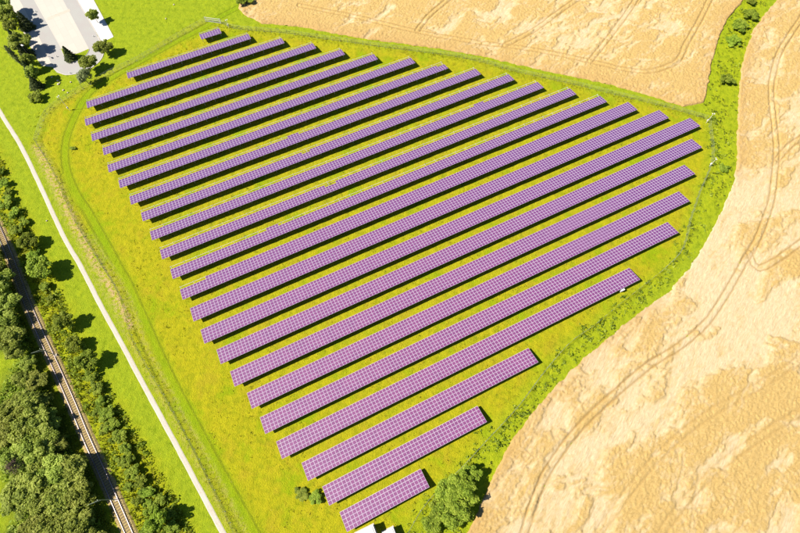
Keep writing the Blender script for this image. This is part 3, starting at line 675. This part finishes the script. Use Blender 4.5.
# line poles along the railway
for i_, ((x, y), h) in enumerate(LINEPOLES):
    lab = ['railway line pole casting a thin shadow over the hedge, near the bottom edge', 'railway line pole casting a thin shadow across the grass, the upper of the two'][i_]
    r = thing('line_pole', lab, 'pole', (x, y, 0), 0.5, 'railway line poles')
    b = MB(); b.tube((0, 0, 0), (0, 0, h), .12, .08); put('pole', b.mesh('pole', ['fence_post']), r)
    b = MB(); b.tube((0, 0, h-.9), (-2.6, 0, h-.5), .04); b.tube((0, 0, h-2.1), (-2.4, 0, h-.62), .035); put('bracket_arm', b.mesh('bracket_arm', ['fence_post']), r)
    b = MB(); b.box((0, 0, .2), (.7, .7, .5)); put('footing', b.mesh('footing', ['grey_stone']), r)

# ------------------------------------------------------------------ solar panel rows
PH, HZ, TAU, ALPHA = ARR['ph'], ARR['hz']+.32, ARR['tau'], ARR['a']
CT, ST = math.cos(TAU), math.sin(TAU)
def panel_mesh(name, cell):
    w, h, d, fr = .978, PH-.026, .045, .047
    x, y = w/2, h/2; xi, yi = x-fr, y-fr
    b = MB()
    z0, z1, z2 = 0, d, d-.008
    vs = [(-x, -y, z0), (x, -y, z0), (x, y, z0), (-x, y, z0), (-x, -y, z1), (x, -y, z1), (x, y, z1), (-x, y, z1),
          (-xi, -yi, z1), (xi, -yi, z1), (xi, yi, z1), (-xi, yi, z1), (-xi, -yi, z2), (xi, -yi, z2), (xi, yi, z2), (-xi, yi, z2)]
    fs = [(3, 2, 1, 0), (0, 1, 5, 4), (1, 2, 6, 5), (2, 3, 7, 6), (3, 0, 4, 7),
          (4, 5, 9, 8), (5, 6, 10, 9), (6, 7, 11, 10), (7, 4, 8, 11)]
    fs2 = [(8, 9, 13, 12), (9, 10, 14, 13), (10, 11, 15, 14), (11, 8, 12, 15)]
    b.add(vs, fs+fs2, 0)
    b.f.append((12, 13, 14, 15)); b.mi.append(1)
    return b
pm = panel_mesh('solar_panel', 0)
panel_me = pm.mesh('solar_panel', ['panel_frame', 'panel_cell'])
panel_red = pm.mesh('solar_panel', ['panel_frame', 'panel_cell_red'])
PV = np.array(pm.v); PF = np.array(pm.f); PMI = np.array(pm.mi)
b = MB(); b.box((0, 0, 0), (.10, .10, 1.0)); post_me = b.mesh('post', ['galvanised_steel'])
LEN = 5*PH
b = MB(); b.box((0, LEN/2, 0), (.07, LEN-.1, .10)); raft_me = b.mesh('rafter', ['galvanised_steel'])
b = MB(); b.box((0, 0, .06), (.16, .12, .12)); b.box((0, 0, .14), (.10, .18, .05)); clamp_me = b.mesh('clamp', ['white_metal'])
ROWLAB = [
 'tiny solar panel row standing alone beside the metal gate, farthest from the white kiosks',
 'second solar row from the metal gate, its left end nearest the round tree shadow',
 'third solar row from the metal gate, with a few reddish panels near its left end',
 'fourth solar row counting from the metal gate, evenly four panels deep',
 'fifth solar row counting from the metal gate, evenly four panels deep',
 'sixth solar row counting from the metal gate, two tawny tufts in its shadow',
 'seventh solar row counting from the metal gate, bare rail along its upper edge',
 'eighth solar row from the metal gate, last columns at its right end three panels deep',
 'ninth solar row from the metal gate, with a raised block of extra panels mid-row',
 'tenth solar row from the metal gate, with a short gap of missing panels near mid-row',
 'eleventh solar row from the metal gate, with a small raised block near its right end',
 'twelfth solar row from the metal gate, with a notch of missing panels near mid-row',
 'thirteenth solar row from the metal gate, with one raised block of panels near its left',
 'fourteenth solar row from the metal gate, four deep at its left end, five deep beyond',
 'fifteenth solar row from the metal gate, five panels deep along its whole length',
 'longest solar row, its right tip just below the camera mast at the fence corner',
 'solar row just below the longest one, its right end farthest to the right of all',
 'seventh solar row counting up from the white kiosks, right tip well left of the fence',
 'sixth solar row counting up from the white kiosks, five panels deep',
 'fifth solar row counting up from the white kiosks, right tip beside the fence bend',
 'fourth solar row from the white kiosks, with white inverter cabinets at its right end',
 'third solar row from the white kiosks, ending beside the green verge',
 'second solar row from the white kiosks, beside the dark low bush',
 'shortest bottom solar row, directly above the two white kiosks']
EXTRA = {2: [(46, 51)], 8: [(55, 59)], 10: [(118, 122)], 12: [(31, 35)]}       # fifth panel present
GAPS = {7: [(119, 999)], 9: [(55, 58)], 11: [(55, 59)]}                        # fourth panel missing
for ri, (v0, u0, n) in enumerate(ROWS):
    bx = u0*math.cos(ALPHA)-v0*math.sin(ALPHA)
    by = u0*math.sin(ALPHA)+v0*math.cos(ALPHA)
    row = thing('solar_panel_row', ROWLAB[ri], 'solar panels', (bx, by, 0), ALPHA, 'rows of solar panels in the meadow')
    cells = []
    for c_ in range(n):
        dep = 5 if ri >= 14 else (5 if (ri == 13 and c_ >= 8) else 4)
        if any(a <= c_ < e for a, e in EXTRA.get(ri, [])): dep = 5
        if any(a <= c_ < e for a, e in GAPS.get(ri, [])): dep = 3
        for s in range(dep):
            cells.append((c_, s))
    def ploc(c_, s):
        q = (s+.5)*PH
        return (c_+.5, q*CT, HZ-q*ST)
    # nearest part of the row first
    mid = min(max(-u0, 0), n)
    order = sorted(cells, key=lambda k_: (int(abs(k_[0]+.5-mid)), k_))
    indiv, rest = order[:300], order[300:]
    for c_, s in indiv:
        red = ri == 2 and 4 <= c_ <= 10 and (c_*7+s*3) % 5 == 0
        put('solar_panel', panel_red if red else panel_me, row, ploc(c_, s), (-TAU+random.uniform(-.006, .006), random.uniform(-.006, .006), 0))
    if rest:
        R_ = np.array(Matrix.Rotation(-TAU, 3, 'X'))
        base = PV @ R_.T
        off = np.array([ploc(*k_) for k_ in rest])
        V = (base[None]+off[:, None]).reshape(-1, 3)
        F = (PF[None]+(np.arange(len(rest))*len(PV))[:, None, None]).reshape(-1, 4)
        put('solar_panels', fill_mesh('solar_panels', V, F, ['panel_frame', 'panel_cell'], np.tile(PMI, len(rest))), row, kind='stuff')
    # carrying frame: long beams across the whole row, rafters and posts
    for s in range(6):
        q = s*PH
        b = MB(); b.box((n/2, .14 if s == 0 else -.02, 0), (n-.04, .10 if s == 5 else .05, .06))
        put('beam', b.mesh('beam', ['dark_steel' if s < 4 else 'pale_rail']), row, (0, q*CT, HZ-q*ST-.045), (-TAU, 0, 0))
    k_ = max(2, int(round(n/4.0))+1)
    for j in range(k_):
        x = .4+(n-.8)*j/(k_-1)
        put('rafter', raft_me, row, (x, 0, HZ-.14), (-TAU, 0, 0))
        for q in (.9, 4.1):
            z = HZ-q*ST-.17
            put('post', post_me, row, (x, q*CT, z/2), (0, 0, 0), (1, 1, z))
        if ri < 14:
            put('clamp', clamp_me, row, (x, LEN*CT, HZ-LEN*ST-.01), (-TAU, 0, 0))

# inverter cabinets by the fourth row from the kiosks
for i_, (x, y) in enumerate((INVERTER, INVERTER2)):
    r = thing('inverter_cabinet', ['white inverter cabinet under the right end of a solar row, the left of a pair', 'smaller white inverter cabinet beside the fence bend, the right of a pair'][i_], 'cabinet', (x, y, 0), ALPHA)
    w_ = (1.1, .7)[i_]
    b = MB(); b.box((0, 0, 1.0), (w_, .5, 1.1)); put('body', b.mesh('body', ['white_metal']), r)
    b = MB(); b.box((0, -.27, 1.0), (w_-.16, .03, .94)); put('door', b.mesh('door', ['panel_frame']), r)
    b = MB(); b.box((0, 0, 1.58), (w_+.2, .75, .06)); put('roof', b.mesh('roof', ['white_metal']), r)
    for s in (-1, 1):
        b = MB(); b.box((s*(w_/2-.1), 0, .22), (.09, .09, .45)); put('leg', b.mesh('leg', ['galvanised_steel']), r)

# ------------------------------------------------------------------ fences
b = MB(); b.tube((0, 0, -.1), (0, 0, 1.9), .032); b.box((0, 0, .03), (.2, .2, .1)); b.box((0, 0, 1.92), (.08, .08, .04))
fpost = b.mesh('post', ['fence_post'])
def fence(line, label, step=3.0):
    L = smooth_line(line, step)
    N_, T_ = normals(L)
    r = thing('wire_fence', label, 'fence', (L[0][0], L[0][1], 0))
    o = L[0]
    m = MB()
    for k_ in range(len(L)-1):
        p, q = L[k_]-o, L[k_+1]-o
        for z in (.12, .45, .78, 1.1, 1.43, 1.7, 1.88):
            th = .012 if z < 1.9 else .018
            m.tube((p[0], p[1], z), (q[0], q[1], z), th, n=3)
        for s in range(6):
            t = (s+.5)/6
            m.tube((p[0]+(q[0]-p[0])*t, p[1]+(q[1]-p[1])*t, .1), (p[0]+(q[0]-p[0])*t, p[1]+(q[1]-p[1])*t, 1.88), .010, n=3)
    put('wire_mesh', m.mesh('wire_mesh', ['fence_wire']), r)
    for k_, (p, t) in enumerate(zip(L, T_)):
        put('post', fpost, r, (p[0]-o[0], p[1]-o[1], 0), (random.uniform(-.03, .03), random.uniform(-.03, .03), math.atan2(t[1], t[0])+math.pi/2))
fence(FENCE_W, 'grey wire fence running beside the dry strip along the white gravel path')
fence(FENCE_NW, 'grey wire fence between the upper left fence corner and the metal gate')
fence(FENCE_N, 'grey wire fence along the upper wheat field, overgrown with weeds')
fence(FENCE_E, 'grey wire fence right of the solar rows, below the corner camera mast')
fence(FENCE_S, 'grey wire fence slanting from the right bend down past the big bush clump')

# gate
(ax, ay), (bx_, by_) = GATE
gl = math.hypot(bx_-ax, by_-ay); ga = math.atan2(by_-ay, bx_-ax)
r = thing('metal_gate', 'pale metal double gate by the tiny solar row', 'gate', (ax, ay, 0), ga)
for s in range(2):
    x0, x1 = s*gl/2+.08, (s+1)*gl/2-.08
    b = MB()
    for z in (.15, 1.05, 1.95): b.box(((x0+x1)/2, 0, z), (x1-x0, .09, .09))
    for x in (x0+.05, x1-.05): b.box((x, .0, 1.05), (.085, .085, 1.7))
    lf = put('gate_leaf', b.mesh('gate_leaf', ['white_metal']), r)
    for q in range(9):
        x = x0+.2+(x1-x0-.4)*q/8
        bb = MB(); bb.box((x, 0, 1.05), (.05, .05, 1.66)); put('bar', bb.mesh('bar', ['white_metal']), lf)
for x in (0, gl):
    b = MB(); b.box((x, 0, 1.1), (.14, .14, 2.2)); put('post', b.mesh('post', ['white_metal']), r)

# camera masts
ML = ['white camera mast at the upper right corner of the fence', 'white camera mast on the fence just right of the metal gate',
      'white camera mast near the upper left corner of the fence', 'white camera mast on the right fence, level with the longest solar rows']
for i_, ((x, y), h) in enumerate(MASTS):
    r = thing('camera_mast', ML[i_], 'mast', (x, y, 0), .6*i_, 'camera masts on the fence')
    b = MB(); b.tube((0, 0, 0), (0, 0, h), .07, .05); put('pole', b.mesh('pole', ['white_metal']), r)
    b = MB(); b.tube((-.35, 0, h-.3), (.35, 0, h-.3), .04); put('cross_arm', b.mesh('cross_arm', ['white_metal']), r)
    for s in (-1, 1):
        b = MB(); b.box((s*.35, 0, h-.16), (.15, .38, .15)); b.box((s*.35, .2, h-.07), (.2, .24, .03)); put('camera', b.mesh('camera', ['white_metal']), r)
    b = MB(); b.box((0, .18, 1.3), (.45, .25, .7)); put('control_box', b.mesh('control_box', ['white_metal']), r)

# street lamps by the parking lot
for i_, ((x, y), h) in enumerate(LAMPS):
    r = thing('street_lamp', ['street lamp leaning over the dark tree row, the lower one by the parking lot', 'street lamp among the trees at the top left corner of the parking lot'][i_], 'lamp', (x, y, 0), -.5)
    b = MB(); b.tube((0, 0, 0), (0, 0, h), .11, .07); put('pole', b.mesh('pole', ['dark_steel']), r)
    b = MB(); b.tube((0, 0, h-.05), (1.1, 0, h+.1), .05); put('arm', b.mesh('arm', ['dark_steel']), r)
    b = MB(); b.box((1.3, 0, h+.12), (1.0, .5, .14)); b.box((1.3, 0, h+.22), (.7, .34, .1)); put('lamp_head', b.mesh('lamp_head', ['white_metal']), r)
BL = ['white bollard on the left arm of the parking road near the top', 'white bollard on the left arm of the parking road above the bend', 'white bollard at the outer kerb of the parking road bend',
      'white bollard on the right arm of the parking road beside the concrete pad', 'white bollard on the left kerb just above the road bend']
for i_, (x, y) in enumerate(BOLLARDS):
    r = thing('bollard', BL[i_], 'bollard', (x, y, .02), 0, 'white bollards on the parking road')
    b = MB(); b.tube((0, 0, 0), (0, 0, .6), .15, .13); put('body', b.mesh('body', ['white_metal']), r)
    b = MB(); b.tube((0, 0, .6), (0, 0, .68), .17, .08); put('cap', b.mesh('cap', ['white_metal']), r)

# white kiosks at the bottom edge
for i_, (x, y) in enumerate(KIOSK):
    W_, D_, H_ = ((5.0, 3.2, 2.75), (3.0, 2.6, 2.15))[i_]
    r = thing('kiosk', ['larger white transformer kiosk at the bottom edge, left of the pair', 'smaller white kiosk at the bottom edge, right of the pair'][i_], 'kiosk', (x, y, 0), ALPHA-.04)
    cx, cy = -W_/2, -D_/2
    b = MB(); b.box((cx, cy, H_/2), (W_-.3, D_-.3, H_)); put('wall', b.mesh('wall', ['white_metal']), r)
    b = MB(); b.box((cx, cy, H_+.07), (W_, D_, .14)); b.box((cx, cy, H_+.19), (W_-.7, D_-.7, .1)); put('roof', b.mesh('roof', ['white_concrete']), r)
    b = MB(); b.box((cx, cy, .02), (W_+.3, D_+.3, .2)); put('plinth', b.mesh('plinth', ['grey_stone']), r)
    for s in (-1, 1):
        b = MB(); b.box((cx+s*.55, -D_+.13, 1.1), (.98, .05, 1.9)); d_ = put('door', b.mesh('door', ['panel_frame']), r)
        b = MB(); b.box((cx+s*.16, -D_+.08, 1.1), (.05, .05, .2)); put('handle', b.mesh('handle', ['dark_steel']), d_)
    b = MB()
    for q in range(5): b.box((-.13, cy, 1.5+q*.12), (.05, .9, .07))
    put('vent', b.mesh('vent', ['galvanised_steel']), r)

# ------------------------------------------------------------------ plants
def leaves(centers, size, nrm=None, flat=0.6, r_=None, up=0.0):
    """one crumpled leaf-clump quad pair per centre"""
    n = len(centers)
    g = rng
    d = g.normal(size=(n, 3))
    if nrm is not None:
        d = d*flat+nrm
    d[:, 2] += up
    d /= np.linalg.norm(d, axis=1)[:, None]
    a = np.cross(d, g.normal(size=(n, 3))); a /= np.linalg.norm(a, axis=1)[:, None]
    b_ = np.cross(d, a)
    s = size*g.uniform(.6, 1.35, n)[:, None]
    v = np.stack([centers+a*s, centers+b_*s*.62+d*s*.12, centers-a*s, centers-b_*s*.62-d*s*.1], 1).reshape(-1, 3)
    f = np.arange(4*n).reshape(-1, 4)
    rn = np.repeat(g.uniform(0, 1, n) if r_ is None else r_, 4)
    return v, f, rn

def crown_mesh(kind, seed, nleaf, mat):
    """unit crown: radius about 1, centre at origin, height 2*hz"""
    global rng
    rng = np.random.default_rng(seed)
    cs, ns, sh = [], [], []
    if kind in ('broad', 'shrub'):
        nc = 44 if kind == 'broad' else 24
        for c_ in range(nc):
            d = rng.normal(size=3); d /= np.linalg.norm(d)
            if d[2] < -.35: d[2] *= -.6
            rr = rng.uniform(.35, .92)
            if c_ < 3: rr = .25
            p = d*rr*np.array([1, 1, .85])
            cr = rng.uniform(.15, .34)
            m = int(nleaf*cr*cr/(nc*.063))
            q = rng.normal(size=(m, 3)); q /= np.linalg.norm(q, axis=1)[:, None]
            rad = cr*rng.uniform(.55, 1.08, m)[:, None]
            cs.append(p+q*rad*np.array([1, 1, .85])); ns.append(q)
            sh.append(np.clip(rng.uniform(.15, .85)+rng.normal(0, .22, m), 0, 1))
    elif kind == 'conifer':
        m = nleaf
        z = rng.uniform(0, 1, m)**1.35
        lay = np.floor(z*11)/11+rng.uniform(0, .05, m)
        t = rng.uniform(0, 2*np.pi, m)
        arm = 1+.18*np.sin(t*5+lay*40)
        rad = (1-lay)*rng.uniform(.35, 1.0, m)**.6*arm*.98+.03
        cs.append(np.stack([rad*np.cos(t), rad*np.sin(t), lay*2-1-.16*rad], 1))
        ns.append(np.stack([np.cos(t)*.8, np.sin(t)*.8, .7+0*t], 1))
        sh.append(np.clip(rng.normal(.5, .25, m), 0, 1))
    elif kind in ('poplar', 'bare'):
        m = nleaf
        z = rng.uniform(-1, 1, m); t = rng.uniform(0, 2*np.pi, m)
        pr_ = np.sqrt(np.clip(1-z*z, 0, 1))*(.8 if kind == 'bare' else 1.0)
        rad = pr_*rng.uniform(.2, 1.0, m)**.6*(.75+.3*np.sin(t*4+z*6))
        cs.append(np.stack([rad*np.cos(t), rad*np.sin(t), z], 1))
        ns.append(np.stack([np.cos(t), np.sin(t), .6+0*t], 1))
        sh.append(np.clip(rng.normal(.5, .25, m), 0, 1))
    cs = np.concatenate(cs); ns = np.concatenate(ns); sh = np.concatenate(sh)
    v, f, rn = leaves(cs, {'broad': .072, 'shrub': .10, 'conifer': .10, 'poplar': .12, 'bare': .05}[kind], ns, .75, sh, up=.55)
    return fill_mesh('crown', v, f, [mat], attrs=dict(rnd=rn), smooth=True)

def trunk_mesh(seed, h, r, lean=.1):
    rr = random.Random(seed)
    b = MB()
    p = Vector((0, 0, -.15)); R0 = r
    top = Vector((rr.uniform(-lean, lean), rr.uniform(-lean, lean), h))
    mid = top*.5+Vector((rr.uniform(-.08, .08), rr.uniform(-.08, .08), 0))*h*.3
    b.tube(p, mid, r, r*.7); b.tube(mid, top, r*.7, r*.3)
    for k_ in range(6):
        t = rr.uniform(.4, .9)
        a = rr.uniform(0, 6.28)
        s = mid.lerp(top, (t-.4)/.6)
        e = s+Vector((math.cos(a), math.sin(a), .75))*h*rr.uniform(.22, .38)
        b.tube(s, e, r*.38, r*.12)
    return b.mesh('trunk', ['trunk_bark'])

CR = {
 'broad_tree': [crown_mesh('broad', 300+i_, 8000, 'tree_leaf') for i_ in range(5)],
 'broad_shrub': [crown_mesh('broad', 330+i_, 7000, 'shrub_leaf') for i_ in range(3)],
 'shrub': [crown_mesh('shrub', 400+i_, 2600, 'shrub_leaf') for i_ in range(4)],
 'conifer': [crown_mesh('conifer', 500+i_, 2600, 'conifer_leaf') for i_ in range(2)],
 'poplar': [crown_mesh('poplar', 600, 1500, 'pale_leaf')],
 'pale': [crown_mesh('broad', 610, 3000, 'pale_leaf')],
 'bare': [crown_mesh('bare', 620, 1100, 'red_twig')]}
TR = [trunk_mesh(i_, 1.0, .035) for i_ in range(4)]
for i_, (kind, x, y, r_, h, name, label, cat, group) in enumerate(PLANTS):
    root = thing(name, label, cat, (x, y, 0), random.uniform(0, 6.28), group)
    if kind == 'broad':
        key = 'broad_shrub' if name == 'shrub_tree' else 'broad_tree'
        if 'pale' in label: key = 'pale'
        cz = h*.58; hz_ = h*.44
        th = h*.62
    elif kind == 'shrub':
        key = 'shrub'; cz = h*.5; hz_ = h*.54; th = h*.5
    elif kind == 'conifer':
        key = 'conifer'; cz = h*.54; hz_ = h*.46; th = h*.7
    elif kind == 'poplar':
        key = 'poplar'; cz = h*.55; hz_ = h*.45; th = h*.8; r_ *= .62
    else:
        key = 'bare'; cz = h*.6; hz_ = h*.4; th = h*.8
    ms = CR[key]
    put('crown', ms[i_ % len(ms)], root, (0, 0, cz), (random.uniform(-.12, .12), random.uniform(-.12, .12), random.uniform(0, 6.28)), (r_*1.12*random.uniform(.82, 1.2), r_*1.12*random.uniform(.82, 1.2), hz_))
    put('trunk', TR[i_ % 4], root, (0, 0, 0), (0, 0, random.uniform(0, 6.28)), (th, th, th))

# loose ground cover -------------------------------------------------
def tufts(name, pts, size, k_, mat, hgt):
    n = len(pts)
    c = np.repeat(pts, k_, axis=0)
    sp = np.repeat(size, k_)[:, None]
    off = rng.normal(0, .55, (n*k_, 2))*sp
    hh = np.repeat(hgt, k_)*rng.uniform(.25, 1, n*k_)*np.exp(-np.hypot(off[:, 0], off[:, 1])/sp[:, 0]*.6)
    cc = np.concatenate([c+off, (hh+.04)[:, None]], 1)
    v, f, rn = leaves(cc, sp*.42, None, 1, np.clip(np.repeat(rng.uniform(.1, .9, n), k_)+rng.normal(0, .15, n*k_), 0, 1), up=.9)
    put(name, fill_mesh(name, v, f, [mat], attrs=dict(rnd=rn), smooth=True), kind='stuff')
def scatter(poly, n, thr=None, seed=0, fr=.15):
    P = np.array(poly)
    lo, hi = P.min(0), P.max(0)
    lo = np.maximum(lo, (-185, -22)); hi = np.minimum(hi, (180, 212))
    q = rng.uniform(lo, hi, (n, 2))
    m = inside(q[:, 0], q[:, 1], poly)
    q = q[m]
    if thr is not None:
        q = q[fbm(q[:, 0]*fr, q[:, 1]*fr, seed, 3) > thr]
    return q
def along(line, n, sd):
    L = smooth_line(line, .5)
    return L[rng.integers(0, len(L), n)]+rng.normal(0, sd, (n, 2))
rng = np.random.default_rng(99)
keep_off = lambda q, w_: q[(segdist(q[:, 0], q[:, 1], PATH) > 1.9) & (segdist(q[:, 0], q[:, 1], rail_l[::6]) > 1.75)] if w_ else q
q = keep_off(np.concatenate([scatter(LANE_STRIP, 16000, .40, 3), scatter(RAILBANK, 9000, .38, 4), along(RAIL, 500, 1.9)]), True)
tufts('rough_scrub', q, rng.uniform(.3, .75, len(q)), 7, 'scrub_leaf', rng.uniform(.2, 1.0, len(q)))
q = np.concatenate([scatter(VERGE, 17000, .45, 5)])
q = q[sdist(q[:, 0], q[:, 1], WHEAT_E) < -.6]; q = q[sdist(q[:, 0], q[:, 1], WHEAT_N) < -.5]
tufts('verge_weeds', q, rng.uniform(.25, .6, len(q)), 6, 'weed_leaf', rng.uniform(.12, .7, len(q)))
q = np.concatenate([scatter(VERGE, 3000, .60, 15, .22), along(FENCE_S, 200, 1.8)+np.array([1.6, -1.2]), along(FENCE_E, 90, 1.5)+np.array([1.5, 0])])
q = q[(sdist(q[:, 0], q[:, 1], WHEAT_E) < -.8) & (sdist(q[:, 0], q[:, 1], WHEAT_N) < -.8)]
tufts('verge_weeds', q, rng.uniform(.4, 1.0, len(q)), 8, 'shrub_leaf', rng.uniform(.2, .9, len(q)))
q = np.concatenate([scatter(MEADOW, 16000, .45, 6, .09), along(FENCE_NW, 350, 1.6), along(FENCE_W, 300, .8), along(FENCE_N, 900, .9), along(FENCE_N, 700, 1.8)])
q = q[segdist(q[:, 0], q[:, 1], ft[0][::2]) > 1.8]
tufts('meadow_grass', q, rng.uniform(.15, .38, len(q)), 5, 'meadow_blade', rng.uniform(.05, .2, len(q)))
q = keep_off(np.concatenate([scatter(LANE_STRIP, 9000, .46, 23, .2)]), True)
tufts('rough_scrub', q, rng.uniform(.4, .9, len(q)), 10, 'shrub_leaf', rng.uniform(.4, 1.5, len(q)))
q = scatter(WOODFLOOR, 9000)
q = keep_off(q, True)
tufts('undergrowth', q, rng.uniform(.5, 1.0, len(q)), 9, 'shrub_leaf', rng.uniform(.6, 3.2, len(q)))

# pale stones on the lawn
SLB = ['pale stone on the lawn, topmost of the cluster below the parking road', 'pale stone on the lawn just below the dark tree row', 'pale stone in the middle of the lawn cluster',
       'pale stone left in the lawn cluster', 'pale stone alone on the lawn right of the cluster', 'pale stone at the edge of the tree row shadow', 'pale stone near the upper left camera mast',
       'pale stone on the verge beside the railway strip', 'pale stone on the upper lawn left of the bush', 'pale stone on the upper lawn above the track']
def stone(seed, r):
    bm = bmesh.new(); bmesh.ops.create_icosphere(bm, subdivisions=2, radius=r)
    rr = random.Random(seed)
    ph = [rr.uniform(0, 6) for _ in range(3)]
    for v in bm.verts:
        v.co *= 1+.18*math.sin(v.co.x*7/r*.4+ph[0])*math.sin(v.co.y*5/r*.5+ph[1])+rr.uniform(-.06, .06)
        v.co.z *= .6
    me = bpy.data.meshes.new('stone'); bm.to_mesh(me); bm.free(); me.materials.append(MAT['grey_stone'])
    return me
for i_, (x, y) in enumerate(STONES):
    tag(put('stone', stone(i_, random.uniform(.26, .4)), None, (x, y, .18), (0, 0, random.uniform(0, 6))), SLB[i_], 'stone', 'pale stones on the lawn')
